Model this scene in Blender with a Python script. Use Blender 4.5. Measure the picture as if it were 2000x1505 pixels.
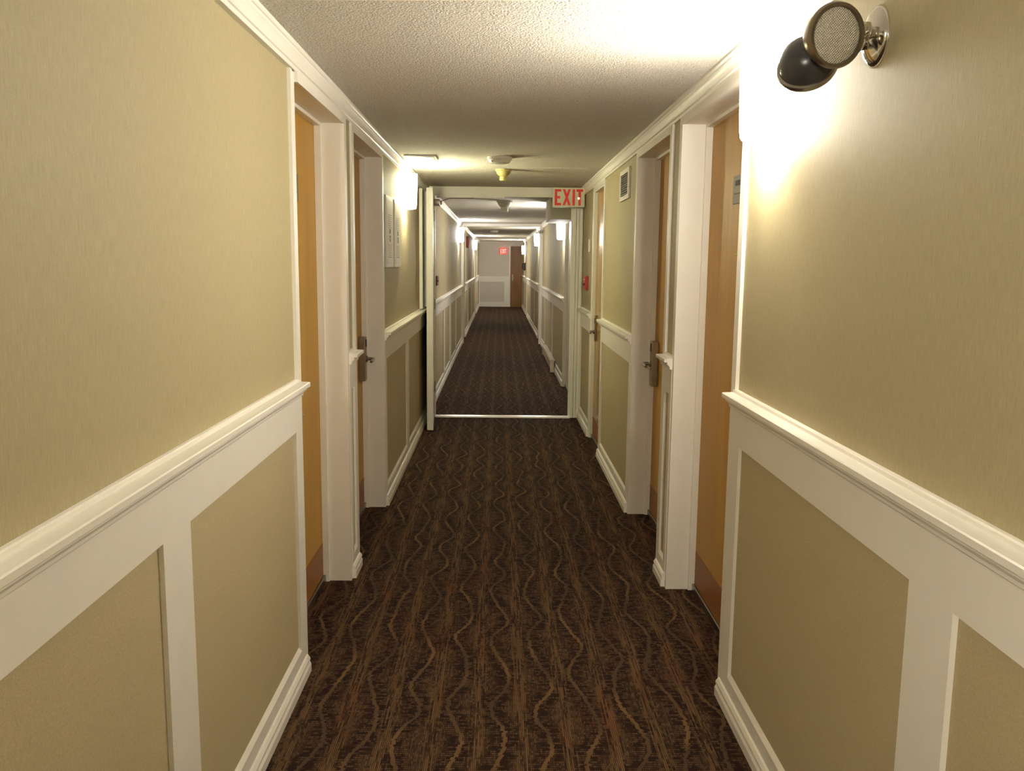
import bpy, bmesh, math, random
from mathutils import Vector, Matrix
random.seed(7)
S = bpy.context.scene
for o in list(bpy.data.objects): bpy.data.objects.remove(o)
COL = S.collection

# ------------------------------------------------------------------ camera
YAW, PIT, ROLL, FPX = .0161, -.1418, -.0103, 1680.0
fw = Vector((math.sin(YAW)*math.cos(PIT), math.cos(YAW)*math.cos(PIT), math.sin(PIT)))
r0 = Vector((math.cos(YAW), -math.sin(YAW), 0)); u0 = r0.cross(fw)
rt = r0*math.cos(ROLL) - u0*math.sin(ROLL); up = r0*math.sin(ROLL) + u0*math.cos(ROLL)
cd = bpy.data.cameras.new('camera'); cam = bpy.data.objects.new('camera', cd); COL.objects.link(cam)
cd.sensor_fit = 'HORIZONTAL'; cd.sensor_width = 36.0; cd.lens = 36.0*FPX/2000.0
cd.clip_start = .02; cd.clip_end = 100
cam.matrix_world = Matrix(((rt.x, up.x, -fw.x, 0), (rt.y, up.y, -fw.y, 0), (rt.z, up.z, -fw.z, 1.5), (0, 0, 0, 1)))
S.camera = cam

# ------------------------------------------------------------------ world, view
w = bpy.data.worlds.new('world'); S.world = w; w.use_nodes = True
w.node_tree.nodes['Background'].inputs[0].default_value = (0, 0, 0, 1)
w.node_tree.nodes['Background'].inputs[1].default_value = 0.0
S.view_settings.view_transform = 'Standard'; S.view_settings.look = 'None'
S.view_settings.exposure = 0.0; S.view_settings.gamma = 1.0; S.view_settings.use_curve_mapping = False
S.cycles.max_bounces = 10; S.cycles.diffuse_bounces = 6; S.cycles.glossy_bounces = 4
S.cycles.sample_clamp_indirect = 6.0
# the lamps' strengths (light comes from the frosted shades of the wall sconces)
LAMP = dict(back=300, back2=40, near=128, mid=85, far=95, end=150)
WARM = (1.0, .93, .79); MIDC = (1.0, .95, .62); COOL = (1.0, .96, .90)

# ------------------------------------------------------------------ node helper
class G:
    def __init__(s, name):
        s.m = bpy.data.materials.new(name); s.m.use_nodes = True
        s.t = s.m.node_tree; s.n = s.t.nodes
        s.b = s.n['Principled BSDF']; s.out = s.n['Material Output']
    def node(s, kind, **kw):
        x = s.n.new(kind)
        for k, v in kw.items(): setattr(x, k, v)
        return x
    def put(s, sock, v):
        if v is None: return
        if isinstance(v, bpy.types.NodeSocket): s.t.links.new(v, sock)
        else: sock.default_value = v
    def math(s, op, a, b=None, c=None, clamp=False):
        x = s.node('ShaderNodeMath', operation=op, use_clamp=clamp)
        for i, v in enumerate((a, b, c)): s.put(x.inputs[i], v)
        return x.outputs[0]
    def mix(s, f, a, b):
        x = s.node('ShaderNodeMix', data_type='RGBA')
        s.put(x.inputs[0], f)
        s.put(x.inputs[6], (*a, 1) if isinstance(a, tuple) and len(a) == 3 else a)
        s.put(x.inputs[7], (*b, 1) if isinstance(b, tuple) and len(b) == 3 else b)
        return x.outputs[2]
    def pos(s):
        g = s.node('ShaderNodeNewGeometry'); x = s.node('ShaderNodeSeparateXYZ')
        s.t.links.new(g.outputs['Position'], x.inputs[0]); return x.outputs
    def vec(s, x, y, z):
        c = s.node('ShaderNodeCombineXYZ')
        for i, v in enumerate((x, y, z)): s.put(c.inputs[i], v)
        return c.outputs[0]
    def noise(s, v, scale=1.0, detail=2.0, rough=.5):
        x = s.node('ShaderNodeTexNoise'); s.put(x.inputs['Vector'], v)
        x.inputs['Scale'].default_value = scale; x.inputs['Detail'].default_value = detail
        x.inputs['Roughness'].default_value = rough
        return x.outputs[0]
    def white(s, v):
        x = s.node('ShaderNodeTexWhiteNoise'); s.put(x.inputs['Vector'], v); return x.outputs[0]
    def step(s, v, a, b):
        x = s.node('ShaderNodeMapRange'); s.put(x.inputs[0], v)
        x.inputs[1].default_value = a; x.inputs[2].default_value = b; return x.outputs[0]
    def bump(s, h, strength, dist):
        x = s.node('ShaderNodeBump'); s.put(x.inputs['Height'], h)
        x.inputs['Strength'].default_value = strength; x.inputs['Distance'].default_value = dist
        s.t.links.new(x.outputs[0], s.b.inputs['Normal'])
    def fin(s, col, rough=.6, metal=0.0, spec=None):
        s.put(s.b.inputs['Base Color'], (*col, 1) if isinstance(col, tuple) else col)
        s.put(s.b.inputs['Roughness'], rough); s.put(s.b.inputs['Metallic'], metal)
        if spec is not None: s.b.inputs['Specular IOR Level'].default_value = spec
        return s.m

def mat_plain(name, col, rough=.5, metal=0.0, var=.05, scale=40.0):
    g = G(name); p = g.pos()
    n = g.noise(g.vec(p[0], p[1], p[2]), scale, 3)
    c = g.mix(n, tuple(x*(1-var) for x in col), tuple(min(1, x*(1+var)) for x in col))
    return g.fin(c, rough, metal)

def mat_wallpaper():
    g = G('linen wallpaper'); x, y, z = g.pos()
    h = g.math('ADD', x, y)
    a = g.noise(g.vec(g.math('MULTIPLY', h, 360), 0.0, g.math('MULTIPLY', z, 26)), 1, 3, .65)
    b = g.noise(g.vec(g.math('MULTIPLY', h, 420), 3.0, g.math('MULTIPLY', z, 330)), 1, 2, .6)
    f = g.math('ADD', g.math('MULTIPLY', a, .6), g.math('MULTIPLY', b, .4))
    f = g.step(f, .36, .64)
    c = g.mix(f, (.340, .288, .163), (.436, .374, .222))
    g.bump(a, .25, .001)
    return g.fin(c, .62)

def mat_panel():
    g = G('wainscot panel covering'); x, y, z = g.pos()
    a = g.noise(g.vec(x, y, z), 260, 2, .7); b = g.noise(g.vec(x, y, z), 700, 1)
    f = g.step(g.math('ADD', g.math('MULTIPLY', a, .6), g.math('MULTIPLY', b, .4)), .35, .65)
    c = g.mix(f, (.382, .313, .184), (.488, .406, .250))
    g.bump(a, .2, .001)
    return g.fin(c, .7)

def mat_trim():
    g = G('cream gloss paint'); x, y, z = g.pos()
    a = g.noise(g.vec(x, y, z), 14, 3)
    c = g.mix(a, (.79, .755, .675), (.84, .81, .735))
    r = g.step(g.noise(g.vec(x, y, z), 30, 2), .2, .8)
    g.bump(g.noise(g.vec(x, y, z), 90, 2), .06, .001)
    g.fin(c, .38)
    return g.m

def mat_ceiling():
    g = G('popcorn ceiling'); x, y, z = g.pos(); v = g.vec(x, y, z)
    vo = g.node('ShaderNodeTexVoronoi'); vo.inputs['Scale'].default_value = 120; g.put(vo.inputs['Vector'], v)
    n = g.noise(v, 190, 3, .7); n2 = g.noise(v, 90, 2, .6)
    h = g.math('ADD', g.math('SUBTRACT', n, g.math('MULTIPLY', vo.outputs['Distance'], .7)), g.math('MULTIPLY', n2, .8))
    c = g.mix(g.step(h, .1, .9), (.70, .65, .56), (.93, .88, .79))
    g.bump(h, 1.0, .011)
    return g.fin(c, .9)

def mat_wood(name, lo, hi, rough=.3, spec=.25):
    g = G(name); x, y, z = g.pos(); h = g.math('ADD', x, y)
    a = g.noise(g.vec(g.math('MULTIPLY', h, 45), 1.0, g.math('MULTIPLY', z, 1.6)), 1, 4, .6)
    b = g.noise(g.vec(g.math('MULTIPLY', h, 6), 2.0, g.math('MULTIPLY', z, .8)), 1, 2)
    f = g.step(g.math('ADD', g.math('MULTIPLY', a, .55), g.math('MULTIPLY', b, .45)), .32, .68)
    g.bump(a, .05, .001)
    return g.fin(g.mix(f, lo, hi), rough, 0.0, spec)

def mat_carpet():
    g = G('woven corridor carpet'); x, y, z = g.pos(); M = g.math
    PW = .146; CW = .0058; RW = .0115
    row = M('FLOOR', M('DIVIDE', y, RW)); colm = M('FLOOR', M('DIVIDE', x, CW))
    # ragged weft: every row of tufts is shifted a little sideways
    jit = M('MULTIPLY', M('SUBTRACT', g.white(g.vec(row, M('FLOOR', M('DIVIDE', x, .073)), 4.0)), .5), .008)
    u = M('ADD', M('DIVIDE', M('ADD', x, jit), PW), .42); ci = M('FLOOR', u); f = M('SUBTRACT', M('FRACT', u), .5)
    rnd = g.white(g.vec(ci, 3.0, 1.0)); rnd2 = g.white(g.vec(ci, 8.0, 2.0))
    # wandering lines
    wob = g.noise(g.vec(M('MULTIPLY', ci, 7.3), M('MULTIPLY', y, 2.2), 0.0), 1, 1)
    ph = M('ADD', M('MULTIPLY', y, M('ADD', 10.5, M('MULTIPLY', rnd2, 2.5))), M('MULTIPLY', rnd, 6.283))
    ph = M('ADD', ph, M('MULTIPLY', wob, 4.0))
    off = M('ADD', M('MULTIPLY', M('SINE', ph), .20), M('MULTIPLY', M('SUBTRACT', wob, .5), .40))
    ad = M('ABSOLUTE', M('SUBTRACT', f, off))
    wave = g.step(M('MULTIPLY', ad, PW), .0078, .0058)
    # straight bundles of warp threads between the lines
    db = M('MULTIPLY', M('SUBTRACT', .5, M('ABSOLUTE', f)), PW)
    bundle = g.step(db, .028, .016)
    thr = g.noise(g.vec(M('MULTIPLY', colm, 13.7), M('MULTIPLY', y, 4.5), 1.0), 1, 2, .6)
    thr2 = g.white(g.vec(colm, M('FLOOR', M('MULTIPLY', y, 9.0)), 6.0))
    strand = M('MULTIPLY', g.step(thr, .47, .52), bundle)
    # cross weave
    dash = g.noise(g.vec(M('MULTIPLY', x, 24), M('MULTIPLY', row, 9.1), 2.0), 1, 1)
    dark = g.step(dash, .49, .54)
    dots = g.white(g.vec(colm, row, 9.0))
    gap = M('LESS_THAN', M('FRACT', M('DIVIDE', x, CW)), .40)
    rgap = M('LESS_THAN', M('FRACT', M('DIVIDE', y, RW)), .44)
    c0 = g.mix(g.step(thr, .35, .65), (0.0239, 0.0107, 0.0061), (0.0719, 0.0386, 0.0208))
    c0 = g.mix(M('MULTIPLY', g.step(dots, .50, .90), .8), c0, (0.1011, 0.0615, 0.0307))
    near = g.step(ad, .40, .22)
    c0 = g.mix(M('MULTIPLY', M('MULTIPLY', rgap, near), .8), c0, (0.0119, 0.0048, 0.0033))
    c0 = g.mix(M('MULTIPLY', dark, M('ADD', .35, M('MULTIPLY', near, .63))), c0, (0.0119, 0.0048, 0.0033))
    rust = g.step(g.noise(g.vec(M('MULTIPLY', x, 7), M('MULTIPLY', y, 3.2), 5.0), 1, 1), .55, .70)
    tan = g.mix(M('MULTIPLY', rust, .7), (0.1149, 0.0655, 0.0296), (0.1288, 0.0476, 0.0199))
    c0 = g.mix(M('MULTIPLY', M('MULTIPLY', rust, .35), g.step(dots, .2, .8)), c0, (0.0828, 0.0239, 0.0126))
    c0 = g.mix(M('MULTIPLY', strand, M('SUBTRACT', 1.0, M('MULTIPLY', thr2, .6))), c0, tan)
    c0 = g.mix(M('MULTIPLY', gap, .72), c0, (0.0129, 0.0055, 0.0036))
    tone = g.step(g.noise(g.vec(M('MULTIPLY', ci, 3.1), M('MULTIPLY', y, 3.4), 7.0), 1, 1), .42, .62)
    wc = g.mix(tone, (0.0486, 0.0292, 0.0183), (0.1018, 0.0586, 0.0252))
    c0 = g.mix(M('MULTIPLY', wave, .95), c0, wc)
    g.bump(g.noise(g.vec(M('MULTIPLY', colm, 5.1), M('MULTIPLY', row, 3.3), 1.0), 1, 1), .5, .004)
    return g.fin(c0, .95, 0.0, .1)

def mat_emit(name, col, strength, base=(.9, .88, .8)):
    g = G(name)
    g.b.inputs['Base Color'].default_value = (*base, 1); g.b.inputs['Roughness'].default_value = .5
    g.b.inputs['Emission Color'].default_value = (*col, 1); g.b.inputs['Emission Strength'].default_value = strength
    return g.m

def mat_lens():
    g = G('prismatic lens'); x, y, z = g.pos(); M = g.math
    a = M('SINE', M('MULTIPLY', x, 1150)); b = M('SINE', M('MULTIPLY', z, 1150))
    h = M('MULTIPLY', a, b)
    g.bump(h, .8, .002)
    c = g.mix(g.step(h, -.6, .6), (.40, .37, .29), (.80, .75, .62))
    g.fin(c, .22); return g.m

M_ENDW = mat_plain('grey beige wall covering', (.60, .56, .48), .6, 0, .06, 120); M_WALL = mat_wallpaper(); M_PANEL = mat_panel(); M_TRIM = mat_trim(); M_CEIL = mat_ceiling()
M_WOOD = mat_wood('honey maple veneer', (.40, .210, .030), (.52, .297, .050), .45)
M_WOODG = mat_wood('glossy honey veneer', (.36, .195, .034), (.46, .265, .052), .20, .6)
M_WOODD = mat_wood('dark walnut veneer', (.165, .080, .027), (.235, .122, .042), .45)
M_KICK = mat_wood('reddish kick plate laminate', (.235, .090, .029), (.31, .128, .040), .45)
M_CARPET = mat_carpet()
M_STEEL = mat_plain('brushed steel', (.36, .33, .29), .32, 1.0)
M_BRONZE = mat_plain('aged bronze metal', (.30, .24, .17), .38, .8)
M_CHROME = mat_plain('polished chrome', (.74, .72, .68), .10, 1.0, .02)
M_ALU = mat_plain('aluminium threshold', (.80, .77, .70), .28, .9)
M_BLACK = mat_plain('satin black enamel', (.035, .034, .034), .30)
M_WHITE = mat_plain('white plastic', (.74, .71, .63), .45)
M_PAPER = mat_plain('printed white paper', (.80, .78, .70), .6)
M_INK = mat_plain('dark ink', (.05, .045, .04), .6)
M_GREYINK = mat_plain('grey print', (.36, .34, .30), .6)
M_RED = mat_plain('red enamel', (.42, .025, .02), .4)
M_DKRED = mat_plain('dark red enamel', (.16, .02, .016), .4)
M_BRASS = mat_plain('yellowed plastic', (.46, .40, .15), .5)
M_GREY = mat_plain('grey engraved plate', (.20, .18, .14), .55, 0)
M_SIGN = mat_plain('cream sign face', (.70, .68, .50), .5)
M_VENT = mat_plain('grey vent grille', (.20, .18, .145), .6)
M_SOFF = mat_plain('grey beige soffit paint', (.62, .58, .46), .7)
M_DUCT = mat_plain('dim grey duct', (.12, .105, .085), .7)
M_DARK = mat_plain('dark void', (.02, .017, .014), .8)
M_HEAT = mat_plain('cream heater enamel', (.60, .54, .42), .4)
M_LENS = mat_lens(); M_RIM = mat_plain('dark nickel', (.20, .165, .115), .28, .85)
M_EXIT = mat_emit('red exit letters', (1.0, .04, .02), .12, (.55, .03, .02))
M_LED = mat_emit('exit lamp spot', (1.0, .45, .4), 1.6)

# ------------------------------------------------------------------ mesh helpers
class MB:
    """one mesh in the making; s mirrors the x axis (s=-1: left side of the corridor, x is the distance from the middle)"""
    def __init__(self, s=1): self.bm = bmesh.new(); self.s = s
    def P(self, x, y, z): return Vector((self.s*x, y, z))
    def box(self, x0, x1, y0, y1, z0, z1, bev=0.0):
        vs = [self.bm.verts.new(self.P(x, y, z)) for x in (x0, x1) for y in (y0, y1) for z in (z0, z1)]
        fs = [(0,1,3,2),(4,6,7,5),(0,4,5,1),(2,3,7,6),(0,2,6,4),(1,5,7,3)]
        fl = [self.bm.faces.new([vs[i] for i in f]) for f in fs]
        if bev:
            es = list({e for f in fl for e in f.edges})
            bmesh.ops.bevel(self.bm, geom=es, offset=bev, segments=2, profile=.5, affect='EDGES')
        return self
    def prism(self, prof, y0, y1):
        """profile of (x, z) swept along the corridor"""
        a = [self.bm.verts.new(self.P(x, y0, z)) for x, z in prof]
        b = [self.bm.verts.new(self.P(x, y1, z)) for x, z in prof]
        n = len(prof)
        for i in range(n): self.bm.faces.new([a[i], a[(i+1) % n], b[(i+1) % n], b[i]])
        self.bm.faces.new(a); self.bm.faces.new(b[::-1]); return self
    def poly(self, pts, dv):
        """flat polygon of world points pushed out by dv"""
        dv = Vector(dv)
        a = [self.bm.verts.new(Vector(p)) for p in pts]; b = [self.bm.verts.new(Vector(p)+dv) for p in pts]
        n = len(pts)
        for i in range(n): self.bm.faces.new([a[i], a[(i+1) % n], b[(i+1) % n], b[i]])
        self.bm.faces.new(a[::-1]); self.bm.faces.new(b); return self
    def rings(self, rings, cap0=True, cap1=True):
        rv = [[self.bm.verts.new(Vector(p)) for p in r] for r in rings]
        n = len(rv[0])
        for a, b in zip(rv, rv[1:]):
            for i in range(n): self.bm.faces.new([a[i], a[(i+1) % n], b[(i+1) % n], b[i]])
        if cap0: self.bm.faces.new(rv[0][::-1])
        if cap1: self.bm.faces.new(rv[-1])
        return self
    def lathe(self, c, axis, prof, seg=32, sx=1.0, sy=1.0, xdir=None):
        """profile of (radius, distance along axis) turned about axis at c"""
        ax = Vector(axis).normalized(); c = Vector(c)
        xd = Vector(xdir) if xdir else (Vector((0, 0, 1)) if abs(ax.z) < .9 else Vector((1, 0, 0)))
        xd = (xd - ax*xd.dot(ax)).normalized(); yd = ax.cross(xd)
        return self.rings([[c + ax*h + (xd*math.cos(2*math.pi*k/seg)*sx + yd*math.sin(2*math.pi*k/seg)*sy)*max(r, 1e-4)
                            for k in range(seg)] for r, h in prof])
    def tube(self, pts, r, seg=12):
        pts = [Vector(p) for p in pts]; rs = []
        rad = r if isinstance(r, (list, tuple)) else [r]*len(pts)
        d0 = (pts[1]-pts[0]).normalized(); ref = Vector((0, 0, 1)) if abs(d0.z) < .9 else Vector((1, 0, 0))
        for i, p in enumerate(pts):
            d = (pts[min(i+1, len(pts)-1)] - pts[max(i-1, 0)]).normalized()
            a = (ref - d*ref.dot(d)).normalized(); b = d.cross(a)
            rs.append([p + (a*math.cos(2*math.pi*k/seg) + b*math.sin(2*math.pi*k/seg))*rad[i] for k in range(seg)])
        return self.rings(rs)
    def build(self, name, mat, parent=None, smooth=False):
        bmesh.ops.recalc_face_normals(self.bm, faces=self.bm.faces)
        me = bpy.data.meshes.new(name); self.bm.to_mesh(me); self.bm.free()
        me.materials.append(mat)
        if smooth:
            for p in me.polygons: p.use_smooth = True
            try: me.set_sharp_from_angle(angle=math.radians(38))
            except Exception: pass
        o = bpy.data.objects.new(name, me); COL.objects.link(o)
        if parent:
            o.parent = parent; o.matrix_parent_inverse = Matrix.Translation(-Vector(parent.location))
        return o

def tag(o, label, cat, group=None, kind=None):
    o['label'] = label; o['category'] = cat
    if group: o['group'] = group
    if kind: o['kind'] = kind
    return o
def thing(name, loc, label, cat, group=None, kind=None):
    o = bpy.data.objects.new(name, None); o.empty_display_size = .05; o.location = loc; COL.objects.link(o)
    return tag(o, label, cat, group, kind)

# ------------------------------------------------------------------ the setting: shell
CEIL = 2.205; Y0, YE = -3.6, 29.6
FIRE, FIRE2 = 8.30, 16.0
SD = {-1: .70, 1: .80}                       # distance of each wall from the middle line
# openings: (side, y0, y1)
OPEN = {-1: [(3.04, 3.92), (4.17, 5.16), (16.40, 17.35), (24.5, 25.4)],
        1: [(2.87, 3.83), (4.10, 5.04), (6.64, 7.35), (9.45, 10.45), (16.40, 17.2), (24.4, 25.2)]}
NM = {-1: 'left', 1: 'right'}
HEAD = 2.10
JB = .03
o = MB().box(-1.3, 1.4, Y0-.3, YE+.3, -.1, 0).build('floor', M_CARPET)
tag(o, 'dark brown corridor carpet woven with wavy tan lines', 'carpet', kind='structure')
o = MB().box(-1.3, 1.4, Y0-.3, YE+.3, CEIL, CEIL+.1).build('ceiling', M_CEIL)
tag(o, 'cream popcorn textured corridor ceiling', 'ceiling', kind='structure')
NEARL = .012                                 # the near left wall stands slightly further out
def wd(s, y): return SD[s] + (NEARL if s < 0 and y < 3.04 else 0)
for s in (-1, 1):
    m = MB(s); y = Y0
    for a, b in OPEN[s] + [(YE, None)]:
        m.box(wd(s, y), 1.15, y, a-(JB if b else 0), 0, CEIL)
        if b:
            m.box(SD[s], 1.15, a-JB, b+JB, HEAD+JB, CEIL); y = b+JB
    tag(m.build('wall_'+NM[s], M_WALL), 'beige linen wallpaper wall along the %s of the corridor' % NM[s], 'wall', kind='structure')
m = MB().box(-1.15, 1.15, Y0-.12, Y0, 0, CEIL)
tag(m.build('wall_back', M_WALL), 'beige wall closing the corridor behind the viewer', 'wall', kind='structure')
m = MB().box(-1.15, 1.15, YE, YE+.12, 0, CEIL)
tag(m.build('wall_end', M_ENDW), 'grey beige wall closing the far end of the corridor', 'wall', kind='structure')

# ------------------------------------------------------------------ trim
TN = [0]
def trimname(): TN[0] += 1; return 'trim_%d' % TN[0]
def wainscot(s, y0, y1, label, stiles, ends=(True, True), es=.075, d=None):
    d = d or wd(s, (y0+y1)/2); f = d-.014
    fr = MB(s).box(f, d, y0, y1, .91, 1.032)
    xs = []
    if ends[0]: xs.append((y0, y0+es))
    xs += stiles
    if ends[1]: xs.append((y1-es, y1))
    for a, b in xs: fr.box(f, d, a, b, .11, .91)
    fr = fr.build(trimname(), M_TRIM); tag(fr, 'cream wainscot rail and stiles '+label, 'wainscot', kind='structure')
    cuts = [y0] + [v for p in xs for v in p] + [y1]
    bays = [(cuts[i], cuts[i+1]) for i in range(0, len(cuts), 2) if cuts[i+1]-cuts[i] > .01] if not ends[0] else \
           [(cuts[i], cuts[i+1]) for i in range(2, len(cuts)-1, 2) if cuts[i+1]-cuts[i] > .01]
    for a, b in bays: MB(s).box(d-.003, d, a, b, .11, .91).build('panel', M_PANEL, fr)
    prof = [(d, 1.089), (d-.009, 1.089), (d-.012, 1.086), (d-.013, 1.078), (d-.047, 1.077), (d-.050, 1.0745), (d-.050, 1.062), (d-.048, 1.060),
            (d-.037, 1.060), (d-.037, 1.050), (d-.030, 1.045), (d-.025, 1.038), (d-.024, 1.031), (d-.021, 1.028), (d-.014, 1.027), (d, 1.027)]
    MB(s).prism(prof, y0-.002, y1+.002).build('rail_cap', M_TRIM, fr)
    bp = [(d, 0), (d-.030, 0), (d-.030, .030), (d-.024, .040), (d-.027, .044), (d-.027, .052), (d-.020, .062), (d-.0145, .066), (d-.0145, .112), (d-.002, .126), (d, .126)]
    b = MB(s).prism(bp, y0, y1).build('baseboard_'+NM[s], M_TRIM)
    tag(b, 'cream moulded baseboard '+label, 'baseboard', kind='structure')
def crown(s, y0, y1, label, d=None):
    d = d or SD[s]
    p = [(d, 2.134), (d-.010, 2.134), (d-.012, 2.146), (d-.017, 2.149), (d-.018, 2.156), (d-.021, 2.168), (d-.025, 2.178), (d-.029, 2.184),
         (d-.030, 2.190), (d-.034, 2.192), (d-.037, 2.196), (d-.037, CEIL), (d+.013, CEIL), (d+.013, 2.134)]
    b = MB(s).prism(p, y0, y1).build(trimname(), M_TRIM)
    tag(b, label, 'crown moulding', kind='structure')
C_ = .055
wainscot(-1, Y0, 3.04-JB, 'on the near left wall before the first door', [(-1.7, -1.54), (.02, .18), (1.745, 1.905)], (False, True))
wainscot(1, Y0, 2.87-JB, 'on the near right wall under the emergency lamps', [(-1.7, -1.54), (-.3, -.14), (1.40, 1.56)], (False, True), .10)
wainscot(-1, 3.92+JB, 4.17-JB, 'on the narrow left pier between the first two doors', [], es=.05)
wainscot(1, 3.83+JB, 4.10-JB, 'on the narrow right pier between the first two doors', [], es=.05)
wainscot(-1, 5.16+JB, FIRE, 'on the left wall below the two notices', [(6.42, 6.56)], (True, False))
wainscot(1, 5.04+JB, 6.64-JB, 'on the right wall below the air vent', [])
wainscot(1, 7.35+JB, FIRE, 'on the right pier beside the open fire door', [], es=.05)
wainscot(-1, FIRE+.12, FIRE2, 'on the left wall just past the open fire door', [(10.75, 10.98), (12.1, 12.4), (13.7, 13.95)], (False, True))
wainscot(1, 10.45+JB, FIRE2, 'on the right wall past the fire door', [(12.6, 12.8), (14.6, 14.8)])
wainscot(-1, 17.35+JB, 24.5-JB, 'on the left wall beyond the second door frame', [(19.2, 19.4), (21.4, 21.6)])
wainscot(1, 17.2+JB, 24.4-JB, 'on the right wall beyond the second door frame', [(19.2, 19.4), (21.4, 21.6)])
wainscot(-1, 25.4+JB, YE, 'on the left wall before the end wall', [(27.3, 27.5)])
wainscot(1, 25.2+JB, YE, 'on the right wall before the end wall', [(27.0, 27.2)])
crown(-1, Y0, FIRE, 'cream crown moulding along the near left wall and its doors', .704)
crown(1, Y0, FIRE, 'cream crown moulding along the near right wall')
crown(-1, FIRE+.12, FIRE2, 'cream crown moulding on the left past the fire door')
crown(1, 10.3, FIRE2, 'cream crown moulding on the right past the ceiling box')
crown(-1, FIRE2+.12, YE, 'cream crown moulding along the far left wall')
crown(1, FIRE2+.12, YE, 'cream crown moulding along the far right wall')
# end wall trim
e = MB().box(-.70, .38, YE-.02, YE, 1.0, 1.03).box(-.70, .38, YE-.014, YE, .84, 1.0).box(-.70, -.66, YE-.014, YE, .16, .84) \
    .box(.18, .38, YE-.014, YE, .16, .84).box(-.70, .38, YE-.02, YE, 0, .16).box(.335, .38, YE-.02, YE, 1.03, 2.06).build(trimname(), M_TRIM)
tag(e, 'pale wainscot frame on the far end wall beside the brown door', 'wainscot', kind='structure')
# lowered ceiling box on the right past the fire door
b = MB().box(.545, .80, 9.35, 10.3, 1.965, CEIL).build(trimname(), M_SOFF)
tag(b, 'boxed-in ceiling drop over the right wall past the exit sign', 'ceiling box', kind='structure')
# smooth ceiling joint before the fire door
b = MB().box(.04, .752, 6.58, 6.62, CEIL-.006, CEIL).build(trimname(), M_CEIL)
tag(b, 'narrow ceiling joint strip beside the yellowed heat detector', 'ceiling strip', kind='structure')
# corner boarding on the left wall behind the open fire door
b = MB(-1).box(.672, .70, 7.62, 7.66, 1.09, 2.13).box(.66, .70, 7.95, 8.29, 1.09, 2.13).build(trimname(), M_TRIM)
tag(b, 'cream boarding on the left wall behind the open fire door', 'casing', kind='structure')

# ------------------------------------------------------------------ doors
DN = [0]
def door(s, y0, y1, label, recess=.125, latch='far', wood=M_WOOD, lock=True, lever_only=False, plate=False, paint=False):
    DN[0] += 1; d = SD[s]; cf = d-.012; dl = d+recess-.005
    root = thing('door_%d' % DN[0], (s*d, (y0+y1)/2, 0), label, 'door', kind='structure')
    f = MB(s); dn = (wd(s, y0-.01))-.012
    f.box(wd(s, y0-.01), dl+.045, y0-JB, y0, 0, HEAD+JB).box(d, dl+.045, y1, y1+JB, 0, HEAD+JB).box(d, dl+.045, y0, y1, HEAD, HEAD+JB)
    cw = .05
    for a, b in ((y0-cw, y0), (y1, y1+cw)):
        f.box((dn if b == y0 else cf), (wd(s, y0-.01) if b == y0 else d), a, b, 1.088, 2.134)
    f.box(dn, wd(s, y0-.01), y0-JB, y0, 0, 1.088).box(cf, d, y1, y1+JB, 0, 1.088)
    f.box(cf, d, y0, y1, HEAD-.002, 2.134)
    st = .014
    f.box(dl-.03, dl-.001, y0, y0+st, 0, HEAD).box(dl-.03, dl-.001, y1-st, y1, 0, HEAD).box(dl-.03, dl-.001, y0+st, y1-st, HEAD-st, HEAD)
    f.build('door_frame', M_TRIM, root)
    leaf = MB(s).box(dl, dl+.04, y0+.003, y1-.003, .012, HEAD-.003).build('door_leaf', M_TRIM if paint else wood, root)
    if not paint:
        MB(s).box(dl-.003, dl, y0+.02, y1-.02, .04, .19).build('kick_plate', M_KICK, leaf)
    MB(s).box(dl-.014, dl-.0005, y0+st, y1-st, .002, .034, .003).build('door_sweep', M_STEEL, root)
    if lock:
        yc = y1-.105 if latch == 'far' else y0+.07; kl = 1 if latch == 'far' else .7
        k = -1 if latch == 'far' else 1
        lk = MB(s)
        if lever_only:
            lk.box(dl-.014, dl, yc-.03, yc+.03, .85, 1.07, .004)
        else:
            lk.box(dl-.040, dl, yc-.034, yc+.034, .80, 1.06, .005)
        lk = lk.build('lock_plate', M_BRONZE, leaf)
        x1 = dl-(.014 if lever_only else .040)
        h = MB(s)
        pts = [h.P(x1, yc, .93), h.P(x1-.035, yc, .93), h.P(x1-.045, yc+k*.012, .93), h.P(x1-.047, yc+k*.06*kl, .928), h.P(x1-.045, yc+k*.11*kl, .925)]
        h.tube(pts, [.011, .010, .0095, .009, .008]); h.lathe(h.P(x1, yc, .93), (-s, 0, 0), [(.02, 0), (.02, .008), (.014, .012)], 20)
        h.build('lever_handle', M_STEEL, leaf, True)
        t = MB(s).box(x1-.003, x1, yc-.012, yc+.012, 1.0, 1.045, .001).build('card_slot', M_DARK, leaf)
    if plate:
        ym = (y0+y1)/2; pl = MB(s).box(dl-.006, dl, ym-.085, ym+.085, 1.735, 1.842, .001).build('room_number_plate', M_GREY, leaf)
        tx = MB(s)
        yy = ym+.05
        for wch in (.018, .018, .006, .018, .010): tx.box(dl-.0075, dl-.006, yy-wch, yy, 1.802, 1.822); yy -= wch+.006
        tx.box(dl-.0075, dl-.006, ym-.06, ym+.06, 1.770, 1.774)
        tx.build('plate_lettering', M_INK, leaf)
        MB(s).lathe((s*dl, ym, 1.545), (-s, 0, 0), [(.011, 0), (.011, .004), (.008, .007), (.0065, .006), (.006, .003)], 20).build('peephole', M_BRASS, leaf, True)
    return root
door(-1, 3.04, 3.92, 'honey wood guest door nearest on the left wall', latch='near', plate=True)
door(-1, 4.17, 5.16, 'shaded guest door on the left beside the two notices')
door(1, 2.87, 3.83, 'honey wood guest door on the right with grey number plate', latch='near', plate=True)
door(1, 4.10, 5.04, 'wood guest door on the right between narrow pier and air vent')
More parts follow.
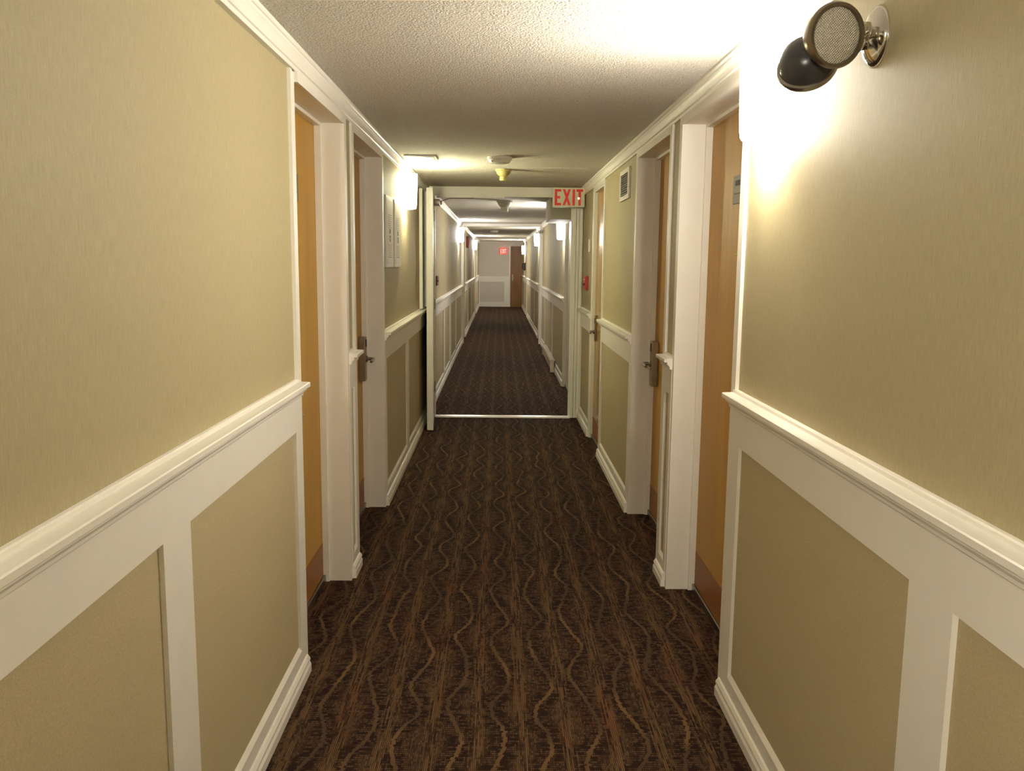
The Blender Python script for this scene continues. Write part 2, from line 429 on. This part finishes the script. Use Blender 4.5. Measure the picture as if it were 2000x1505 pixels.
door(1, 6.64, 7.35, 'shallow set wood door on the right under the exit sign', recess=.028, lever_only=True, wood=M_WOODG)
door(1, 9.45, 10.45, 'cream painted flush door on the right past the fire door frame', recess=.03, lock=False, paint=True)
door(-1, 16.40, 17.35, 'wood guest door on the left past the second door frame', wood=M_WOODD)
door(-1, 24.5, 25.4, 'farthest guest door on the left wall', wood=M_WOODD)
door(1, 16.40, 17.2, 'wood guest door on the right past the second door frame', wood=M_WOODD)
door(1, 24.4, 25.2, 'farthest guest door on the right wall', wood=M_WOODD)

# end door
root = thing('door_%d' % (DN[0]+1), (.59, YE, 0), 'dark brown door in the far end wall', 'door', kind='structure')
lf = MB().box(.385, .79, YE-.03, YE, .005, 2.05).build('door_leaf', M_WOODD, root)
MB().box(.435, .475, YE-.036, YE-.03, .90, 1.10, .002).build('lock_plate', M_STEEL, lf)
h = MB(); h.tube([(.455, YE-.036, .98), (.455, YE-.08, .98), (.52, YE-.085, .98)], .012, 10); h.build('lever_handle', M_STEEL, lf, True)
MB().box(.395, .43, YE-.08, YE-.03, 1.93, 1.97, .004).build('door_closer', M_BLACK, lf)
DN[0] += 1

# fire door frame with its open leaf
root = thing('door_%d' % (DN[0]+1), (0, FIRE, 0), 'cream fire door frame with one leaf folded open against the left wall', 'fire door', kind='structure'); DN[0] += 1
f = MB()
f.box(-.70, -.615, FIRE, FIRE+.12, 0, CEIL).box(.70, .80, FIRE+.02, FIRE+.12, 0, CEIL).box(-.615, .70, FIRE+.02, FIRE+.12, 2.128, CEIL)
for a, b in ((.706, .728), (.732, .756), (.760, .79)): f.box(a, b, FIRE, FIRE+.02, 0, CEIL)
f.box(-.615, .79, FIRE+.004, FIRE+.02, 2.134, CEIL)
f.box(-.60, .045, FIRE+.03, FIRE+.075, 2.104, 2.128).box(.045, .70, FIRE+.03, FIRE+.06, 2.116, 2.128)
f.box(.686, .70, FIRE+.05, FIRE+.09, 0, 2.116)
f.build('door_frame', M_TRIM, root)
L = MB()
pa = Vector((-.632, 7.56, 0)); pb = Vector((-.577, 7.56, 0)); pc = Vector((-.622, FIRE-.005, 0)); pd_ = Vector((-.672, FIRE-.005, 0))
L.poly([p + Vector((0, 0, .012)) for p in (pa, pb, pc, pd_)], (0, 0, 2.118))
leaf = L.build('door_leaf', M_TRIM, root)
q = MB().box(-.618, -.555, FIRE-.20, FIRE-.03, 2.02, 2.075, .006); q.lathe((-.555, FIRE-.11, 2.045), (1, 0, 0), [(.018, 0), (.018, .014), (.010, .018)], 20)
q.tube([(-.55, FIRE-.11, 2.06), (-.47, FIRE+.0, 2.096), (-.25, FIRE+.027, 2.099)], .004, 8)
q.build('door_closer', M_STEEL, leaf, True)
for z in (.25, 1.05, 1.88):
    MB().lathe((-.620, FIRE-.004, z), (0, 0, 1), [(.008, 0), (.008, .1)], 12).build('hinge', M_STEEL, leaf, True)
t = MB().prism([(-.614, 0), (.70, 0), (.70, .004), (-.614, .004)], FIRE-.035, FIRE+.075)
t.prism([(-.614, .004), (.70, .004), (.70, .011), (-.614, .011)], FIRE-.018, FIRE+.058)
tag(t.build('threshold_strip', M_ALU), 'shiny metal threshold strip across the carpet at the fire door', 'threshold')

# second frame far down the corridor
root = thing('door_%d' % (DN[0]+1), (0, FIRE2, 0), 'pale second fire door frame far down the corridor', 'door frame', kind='structure'); DN[0] += 1
f = MB().box(-.715, -.655, FIRE2, FIRE2+.12, 0, CEIL).box(.745, .80, FIRE2, FIRE2+.12, 0, CEIL).box(-.655, .745, FIRE2, FIRE2+.12, 2.15, CEIL)
f.build('door_frame', M_TRIM, root)
for x0, x1 in ((.70, .745),):
    MB().box(x0, x1, FIRE2-.055, FIRE2-.002, 2.03, 2.09, .006).build('door_holder', M_STEEL, root)

# ------------------------------------------------------------------ wall sconces
def sconce(s, yc, zb, zt, label, strength, col, mount=True):
    d = SD[s] + (NEARL if s < 0 and yc < 3.04 else 0)
    root = thing('wall_sconce', (s*d, yc, zb), label, 'wall lamp', 'frosted half-round sconces along the corridor')
    H = zt-zb; m = MB(s); prof = [(.84, 0), (.88, .006), (.905, .02), (.925, .05), (.96, H*.5), (1.0, H)]
    inn = [(.95, H), (.91, H*.5), (.87, .045), (.83, .006), (.84, 0)]
    rings = []
    for k, z in prof + inn:
        rings.append([m.P(d-.012-.086*k*math.sin(math.pi*i/24), yc+.125*(.6+.4*k)*math.cos(math.pi*i/24), zb+z) for i in range(25)])
    m.rings(rings, False, False)
    bmesh.ops.remove_doubles(m.bm, verts=m.bm.verts, dist=1e-5)
    m.build('lamp_shade', mat_emit('glowing frosted glass', col, strength), root, True)
    MB(s).lathe((s*(d-.052), yc, zt-.075), (0, 0, 1), [(.012, 0), (.020, .012), (.024, .030), (.022, .046), (.012, .058), (.002, .061)], 20).build('bulb', mat_emit('lamp bulb', col, strength*7), root, True)
    pl = MB(s).box(d-.012, d, yc-.07, yc+.07, zb+.02, zt-.02, .003).build('wall_plate', M_WHITE, root)
    for k in (-1, 1):
        MB(s).lathe(Vector((s*(d-.006), yc+k*.06, zb+.03)), (0, 0, -1), [(.005, 0), (.007, .012), (.003, .040)], 12).build('shade_clip', M_STEEL, root, True)
    return root
sconce(1, 2.60, 1.872, 2.12, 'big glaring sconce on the near right wall beside the emergency lamps', LAMP['near'], WARM)
sconce(-1, 6.43, 1.885, 2.13, 'lit sconce on the left wall above the two notices', LAMP['mid'], MIDC)
sconce(1, 10.75, 1.79, 2.04, 'tapered lit sconce on the right past the fire door', LAMP['far'], COOL)
sconce(-1, 14.9, 1.84, 2.08, 'lit sconce on the left wall before the second door frame', LAMP['far'], COOL)
sconce(1, 17.7, 1.84, 2.08, 'lit sconce on the right just past the second door frame', LAMP['far'], WARM)
sconce(-1, 23.5, 1.84, 2.08, 'farthest lit sconce on the left wall', LAMP['end'], WARM)
sconce(1, 27.2, 1.77, 2.02, 'farthest lit sconce on the right wall', LAMP['end'], COOL)
sconce(-1, -.85, 1.872, 2.12, 'lit sconce on the left wall behind the viewer', LAMP['back'], WARM)
sconce(1, -2.6, 1.872, 2.12, 'lit sconce on the right wall behind the viewer', LAMP['back2'], WARM)

# ------------------------------------------------------------------ emergency lamp, two heads
root = thing('emergency_light', (.80, 1.90, 1.982), 'chrome two-headed emergency light on the near right wall', 'emergency light')
m = MB(); m.lathe((.80, 1.90, 1.982), (-1, 0, 0), [(1.0, 0), (1.0, .004), (.92, .012), (.70, .022), (.40, .029), (.12, .032)], 40, .064, .056)
# (radius factors above are scaled to an oval by sx, sy)
m.build('wall_base', M_CHROME, root, True)
def head(c, n, rim_mat, cap_mat, lens, nm):
    c = Vector(c); n = Vector(n).normalized()
    b = MB().lathe(c, n, [(.010, -.062), (.030, -.058), (.045, -.045), (.054, -.026), (.0575, -.006), (.0575, .0)], 40).build('lamp_head', cap_mat, root, True)
    MB().lathe(c, n, [(.0575, -.008), (.062, -.006), (.063, .002), (.060, .008), (.0545, .008), (.0530, .002), (.0530, -.004)], 40).build('rim', rim_mat, b, True)
    MB().lathe(c, n, [(.0525, -.004), (.0525, .001), (.040, .006), (.020, .009), (.002, .010)], 40).build('lens', lens, b, True)
    return b
C1 = Vector((.663, 1.775, 1.952)); C2 = Vector((.652, 1.90, 1.918))
head(C1, (.24, -.95, -.12), M_RIM, M_RIM, M_LENS, 1)
head(C2, (.40, .74, -.52), M_STEEL, M_BLACK, M_LENS, 2)
m = MB(); m.tube([(.775, 1.895, 1.985), (.752, 1.86, 1.985), (.735, 1.82, 1.975), (.715, 1.800, 1.960)], [.016, .013, .011, .010], 14)
m.lathe((.752, 1.86, 1.985), (0, 0, 1), [(.004, -.016), (.014, -.013), (.017, 0), (.014, .013), (.004, .016)], 18)
m.build('swivel_arm', M_CHROME, root, True)
m = MB(); m.tube([(.776, 1.905, 1.972), (.752, 1.905, 1.962), (.720, 1.905, 1.945), (.690, 1.903, 1.935)], [.015, .012, .010, .010], 14)
m.lathe((.752, 1.905, 1.962), (0, 0, 1), [(.004, -.014), (.012, -.011), (.015, 0), (.012, .011), (.004, .014)], 18)
m.build('swivel_arm', M_CHROME, root, True)

# ------------------------------------------------------------------ exit signs
def letters(m, x0, z0, W, h, y, t):
    """E X I T in bold condensed strokes across a width W, facing the viewer (-y)"""
    k = W/.262
    def bx(a, b, c, d): m.box(a, b, y-t, y, c, d)
    st = .023*k; hb = .022*k; x = x0
    bx(x, x+st, z0, z0+h)
    for q, wl in ((0, .060*k), (.5, .050*k), (1, .060*k)): bx(x+st, x+wl, z0+(h-hb)*q, z0+(h-hb)*q+hb)
    x += .074*k; wl = .074*k
    m.poly([(x, y, z0), (x+st, y, z0), (x+wl, y, z0+h), (x+wl-st, y, z0+h)], (0, -t, 0))
    m.poly([(x+wl-st, y, z0), (x+wl, y, z0), (x+st, y, z0+h), (x, y, z0+h)], (0, -t*.9, 0))
    x += .090*k
    bx(x, x+st, z0, z0+h)
    x += .036*k; wl = .062*k
    bx(x, x+wl, z0+h-hb, z0+h); bx(x+(wl-st)/2, x+(wl+st)/2, z0, z0+h-hb)
YS = 8.12
root = thing('exit_sign', (.63, YS, 2.0), 'cream EXIT sign with red letters hanging at the fire door', 'exit sign')
MB().box(.490, .784, YS-.03, YS+.03, 2.012, 2.190, .004).build('sign_case', M_SIGN, root)
m = MB(); m.box(.60, .67, YS+.03, FIRE+.004, 2.06, 2.14, .002); m.build('mounting_bracket', M_SIGN, root)
m = MB(); letters(m, .506, 2.028, .262, .146, YS-.03, .002); m.build('lettering', M_EXIT, root)
m = MB().lathe((.728, YS-.032, 2.092), (0, -1, 0), [(.011, 0), (.008, .003), (.003, .004)], 16).build('indicator_lamp', M_LED, root, True)
YS = YE-.06
M_EXB = mat_emit('lit red sign face', (1.0, .06, .03), .85, (.5, .03, .02)); M_EXL = mat_emit('pale lit letters', (1.0, .45, .38), .9)
root = thing('exit_sign', (.13, YS, 1.78), 'small glowing red exit sign on the far end wall', 'exit sign')
MB().box(.02, .255, YS-.03, YE, 1.775, 1.99, .004).build('sign_case', M_EXB, root)
MB().box(.02, .255, YS-.034, YE, 1.762, 1.775, .002).build('bottom_edge', M_WHITE, root)
m = MB(); letters(m, .040, 1.81, .195, .145, YS-.03, .003); m.build('lettering', M_EXL, root)

# ------------------------------------------------------------------ ceiling fittings
def smoke(x, y, r, h, label, name='smoke_detector', g=None):
    root = thing(name, (x, y, CEIL), label, 'smoke detector', g)
    MB().lathe((x, y, CEIL), (0, 0, -1), [(r, 0), (r, h*.35), (r*.93, h*.45), (r*.90, h*.6)], 40).build('base_ring', M_WHITE, root, True)
    MB().lathe((x, y, CEIL-h*.6), (0, 0, -1), [(r*.86, 0), (r*.80, h*.25), (r*.5, h*.38), (.004, h*.4)], 40).build('sensor_cap', M_WHITE, root, True)
    MB().lathe((x-r*.6, y-r*.62, CEIL-h*.62), (0, 0, -1), [(.007, 0), (.007, .006), (.003, .008)], 12).build('indicator', M_CHROME, root, True)
def heat(x, y, k, mat, label):
    root = thing('heat_detector', (x, y, CEIL), label, 'heat detector')
    MB().lathe((x, y, CEIL), (0, 0, -1), [(.075*k, 0), (.075*k, .016*k), (.066*k, .02*k)], 36).build('base_plate', M_WHITE if mat is not M_BRASS else M_BRASS, root, True)
    MB().lathe((x, y, CEIL-.02*k), (0, 0, -1), [(.066*k, 0), (.062*k, .016*k), (.045*k, .036*k), (.034*k, .044*k)], 36).build('body', mat, root, True)
    MB().lathe((x, y, CEIL-.064*k), (0, 0, -1), [(.032*k, 0), (.034*k, .01*k), (.034*k, .032*k), (.028*k, .038*k), (.003, .04*k)], 30).build('sensor_cup', mat, root, True)
smoke(-.003, 5.98, .084, .046, 'low round smoke detector on the ceiling, nearest of the detectors')
heat(.026, 6.74, .84, M_BRASS, 'yellowed cone-shaped heat detector before the fire door')
heat(.056, 10.1, 1.25, M_WHITE, 'shaded cone-shaped detector seen through the fire door opening')
smoke(-.12, 19.6, .10, .05, 'small round detector on the far ceiling beyond the second frame')
root = thing('access_panel', (-.53, 6.03, CEIL), 'square access panel in the ceiling beside the left sconce', 'access panel')
MB().box(-.645, -.43, 5.90, 6.16, CEIL-.010, CEIL, .002).build('panel_frame', M_WHITE, root)
MB().box(-.628, -.447, 5.917, 6.143, CEIL-.013, CEIL-.010).build('hatch', M_WHITE, root)

# ------------------------------------------------------------------ things on the walls
def notice(y0, y1, label):
    s = -1; d = .70; z0, z1 = 1.462, 1.90; X = d-.012
    root = thing('notice_board', (-d, (y0+y1)/2, z0), label, 'notice', 'framed notices on the left wall')
    MB(s).box(X, d, y0, y1, z0, z1, .002).build('backing', M_WHITE, root)
    MB(s).box(X-.001, X, y0+.015, y1-.015, z0+.018, z1-.018).build('sheet', M_PAPER, root)
    m = MB(s)
    wv = y1-y0; yc = (y0+y1)/2; t = X-.002
    for k in range(7):
        z = 1.785-k*.013; m.box(t, X-.001, yc-wv*.26, yc+wv*(.24-.06*(k % 3)), z, z+.0025)
    m.build('heading_print', M_GREYINK, root); m = MB(s)
    for k in range(8):
        z = 1.60-k*.011; m.box(t, X-.001, yc-wv*.28, yc+wv*(.28-.08*(k % 2)), z, z+.0025)
    m.box(t, X-.001, yc-wv*.30, yc+wv*.30, 1.525, 1.528)
    m.build('body_print', M_GREYINK, root)
    m = MB(s).box(t-.0005, X-.001, yc-.016, yc+.016, 1.672, 1.70)
    for a in range(16):
        p = [m.P(t-.0005, yc+.03*math.cos(b)*r, 1.642+.02*math.sin(b)*r) for r, b in
             ((.6, a*math.pi/8), (1, a*math.pi/8), (1, (a+1)*math.pi/8), (.6, (a+1)*math.pi/8))]
        m.poly(p, (-.0005, 0, 0))
    m.build('symbol', M_INK, root)
    MB(s).box(X-.004, X-.001, y0+.03, y1-.03, z0+.022, z0+.05).build('holder_lip', M_WHITE, root)
    return root
notice(5.32, 5.66, 'tall white notice in a holder, the one nearer the left door')
notice(5.74, 6.09, 'tall white notice in a holder, the one right under the left sconce')
root = thing('air_vent', (.80, 5.56, 1.9), 'small white framed air vent high on the right wall', 'vent')
v = MB(1)
for a, b, c, d in ((5.37, 5.41, 1.90, 2.09), (5.72, 5.76, 1.90, 2.09), (5.41, 5.72, 1.90, 1.928), (5.41, 5.72, 2.062, 2.09)): v.box(.786, .80, a, b, c, d)
v.build('frame', M_WHITE, root)
MB(1).box(.797, .80, 5.41, 5.72, 1.928, 2.062).build('duct', M_DUCT, root)
for k in range(9):
    z = 1.933+k*.0145
    MB(1).prism([(.788, z), (.797, z+.006), (.797, z+.0115), (.788, z+.0055)], 5.41, 5.72).build('louvre', M_VENT, root)
root = thing('pull_station', (.80, 7.83, 1.27), 'red fire alarm pull station on the narrow right pier', 'fire alarm')
MB(1).box(.768, .80, 7.76, 7.90, 1.265, 1.385, .004).build('body', M_RED, root)
MB(1).box(.756, .768, 7.785, 7.875, 1.30, 1.325, .003).build('pull_handle', M_DKRED, root)
MB(1).box(.7665, .768, 7.80, 7.86, 1.350, 1.362).build('face_plate', M_WHITE, root)
root = thing('switch_plate', (.80, 7.68, 1.6), 'small white plate on the right pier above the red pull station', 'wall plate')
MB(1).box(.788, .80, 7.63, 7.71, 1.60, 1.71, .002).build('plate', M_WHITE, root)
MB(1).box(.784, .788, 7.66, 7.68, 1.64, 1.67, .001).build('toggle', M_WHITE, root)
root = thing('pull_station', (-.70, 9.5, 1.24), 'dark red box on the left wall just past the fire door', 'fire alarm')
MB(-1).box(.668, .70, 9.36, 9.60, 1.245, 1.35, .004).build('body', M_DKRED, root)
MB(-1).box(.660, .668, 9.42, 9.54, 1.285, 1.305, .002).build('pull_handle', M_DKRED, root)
root = thing('alarm_horn', (-.70, 18.5, 1.78), 'tall dark red alarm horn on the left wall between the far sconces', 'fire alarm')
MB(-1).box(.645, .70, 18.3, 18.6, 1.80, 2.04, .008).build('body', M_DKRED, root)
MB(-1).box(.635, .645, 18.36, 18.54, 1.86, 1.96, .004).build('grille', M_RED, root)
root = thing('wall_phone', (.80, 26.5, 1.3), 'dark wall phone on the right wall near the end door', 'phone')
MB(1).box(.74, .80, 26.35, 26.65, 1.27, 1.50, .01).build('body', M_BLACK, root)
m = MB(1); m.tube([(.725, 26.42, 1.30), (.715, 26.42, 1.34), (.715, 26.42, 1.43), (.725, 26.42, 1.48)], [.024, .016, .016, .024], 12); m.build('handset', M_BLACK, root, True)
root = thing('baseboard_heater', (.78, 12.9, 0), 'low cream heater box along the right baseboard past the fire door', 'heater')
MB(1).box(.722, .77, 11.85, 14.1, .035, .155, .004).build('casing', M_HEAT, root)
MB(1).prism([(.715, .155), (.786, .155), (.786, .172), (.725, .172)], 11.84, 14.11).build('top_cover', M_HEAT, root)
MB(1).box(.716, .770, 11.83, 11.88, .0, .155, .003).build('end_cap', M_HEAT, root)
MB(1).box(.716, .770, 14.07, 14.12, .0, .155, .003).build('end_cap', M_HEAT, root)
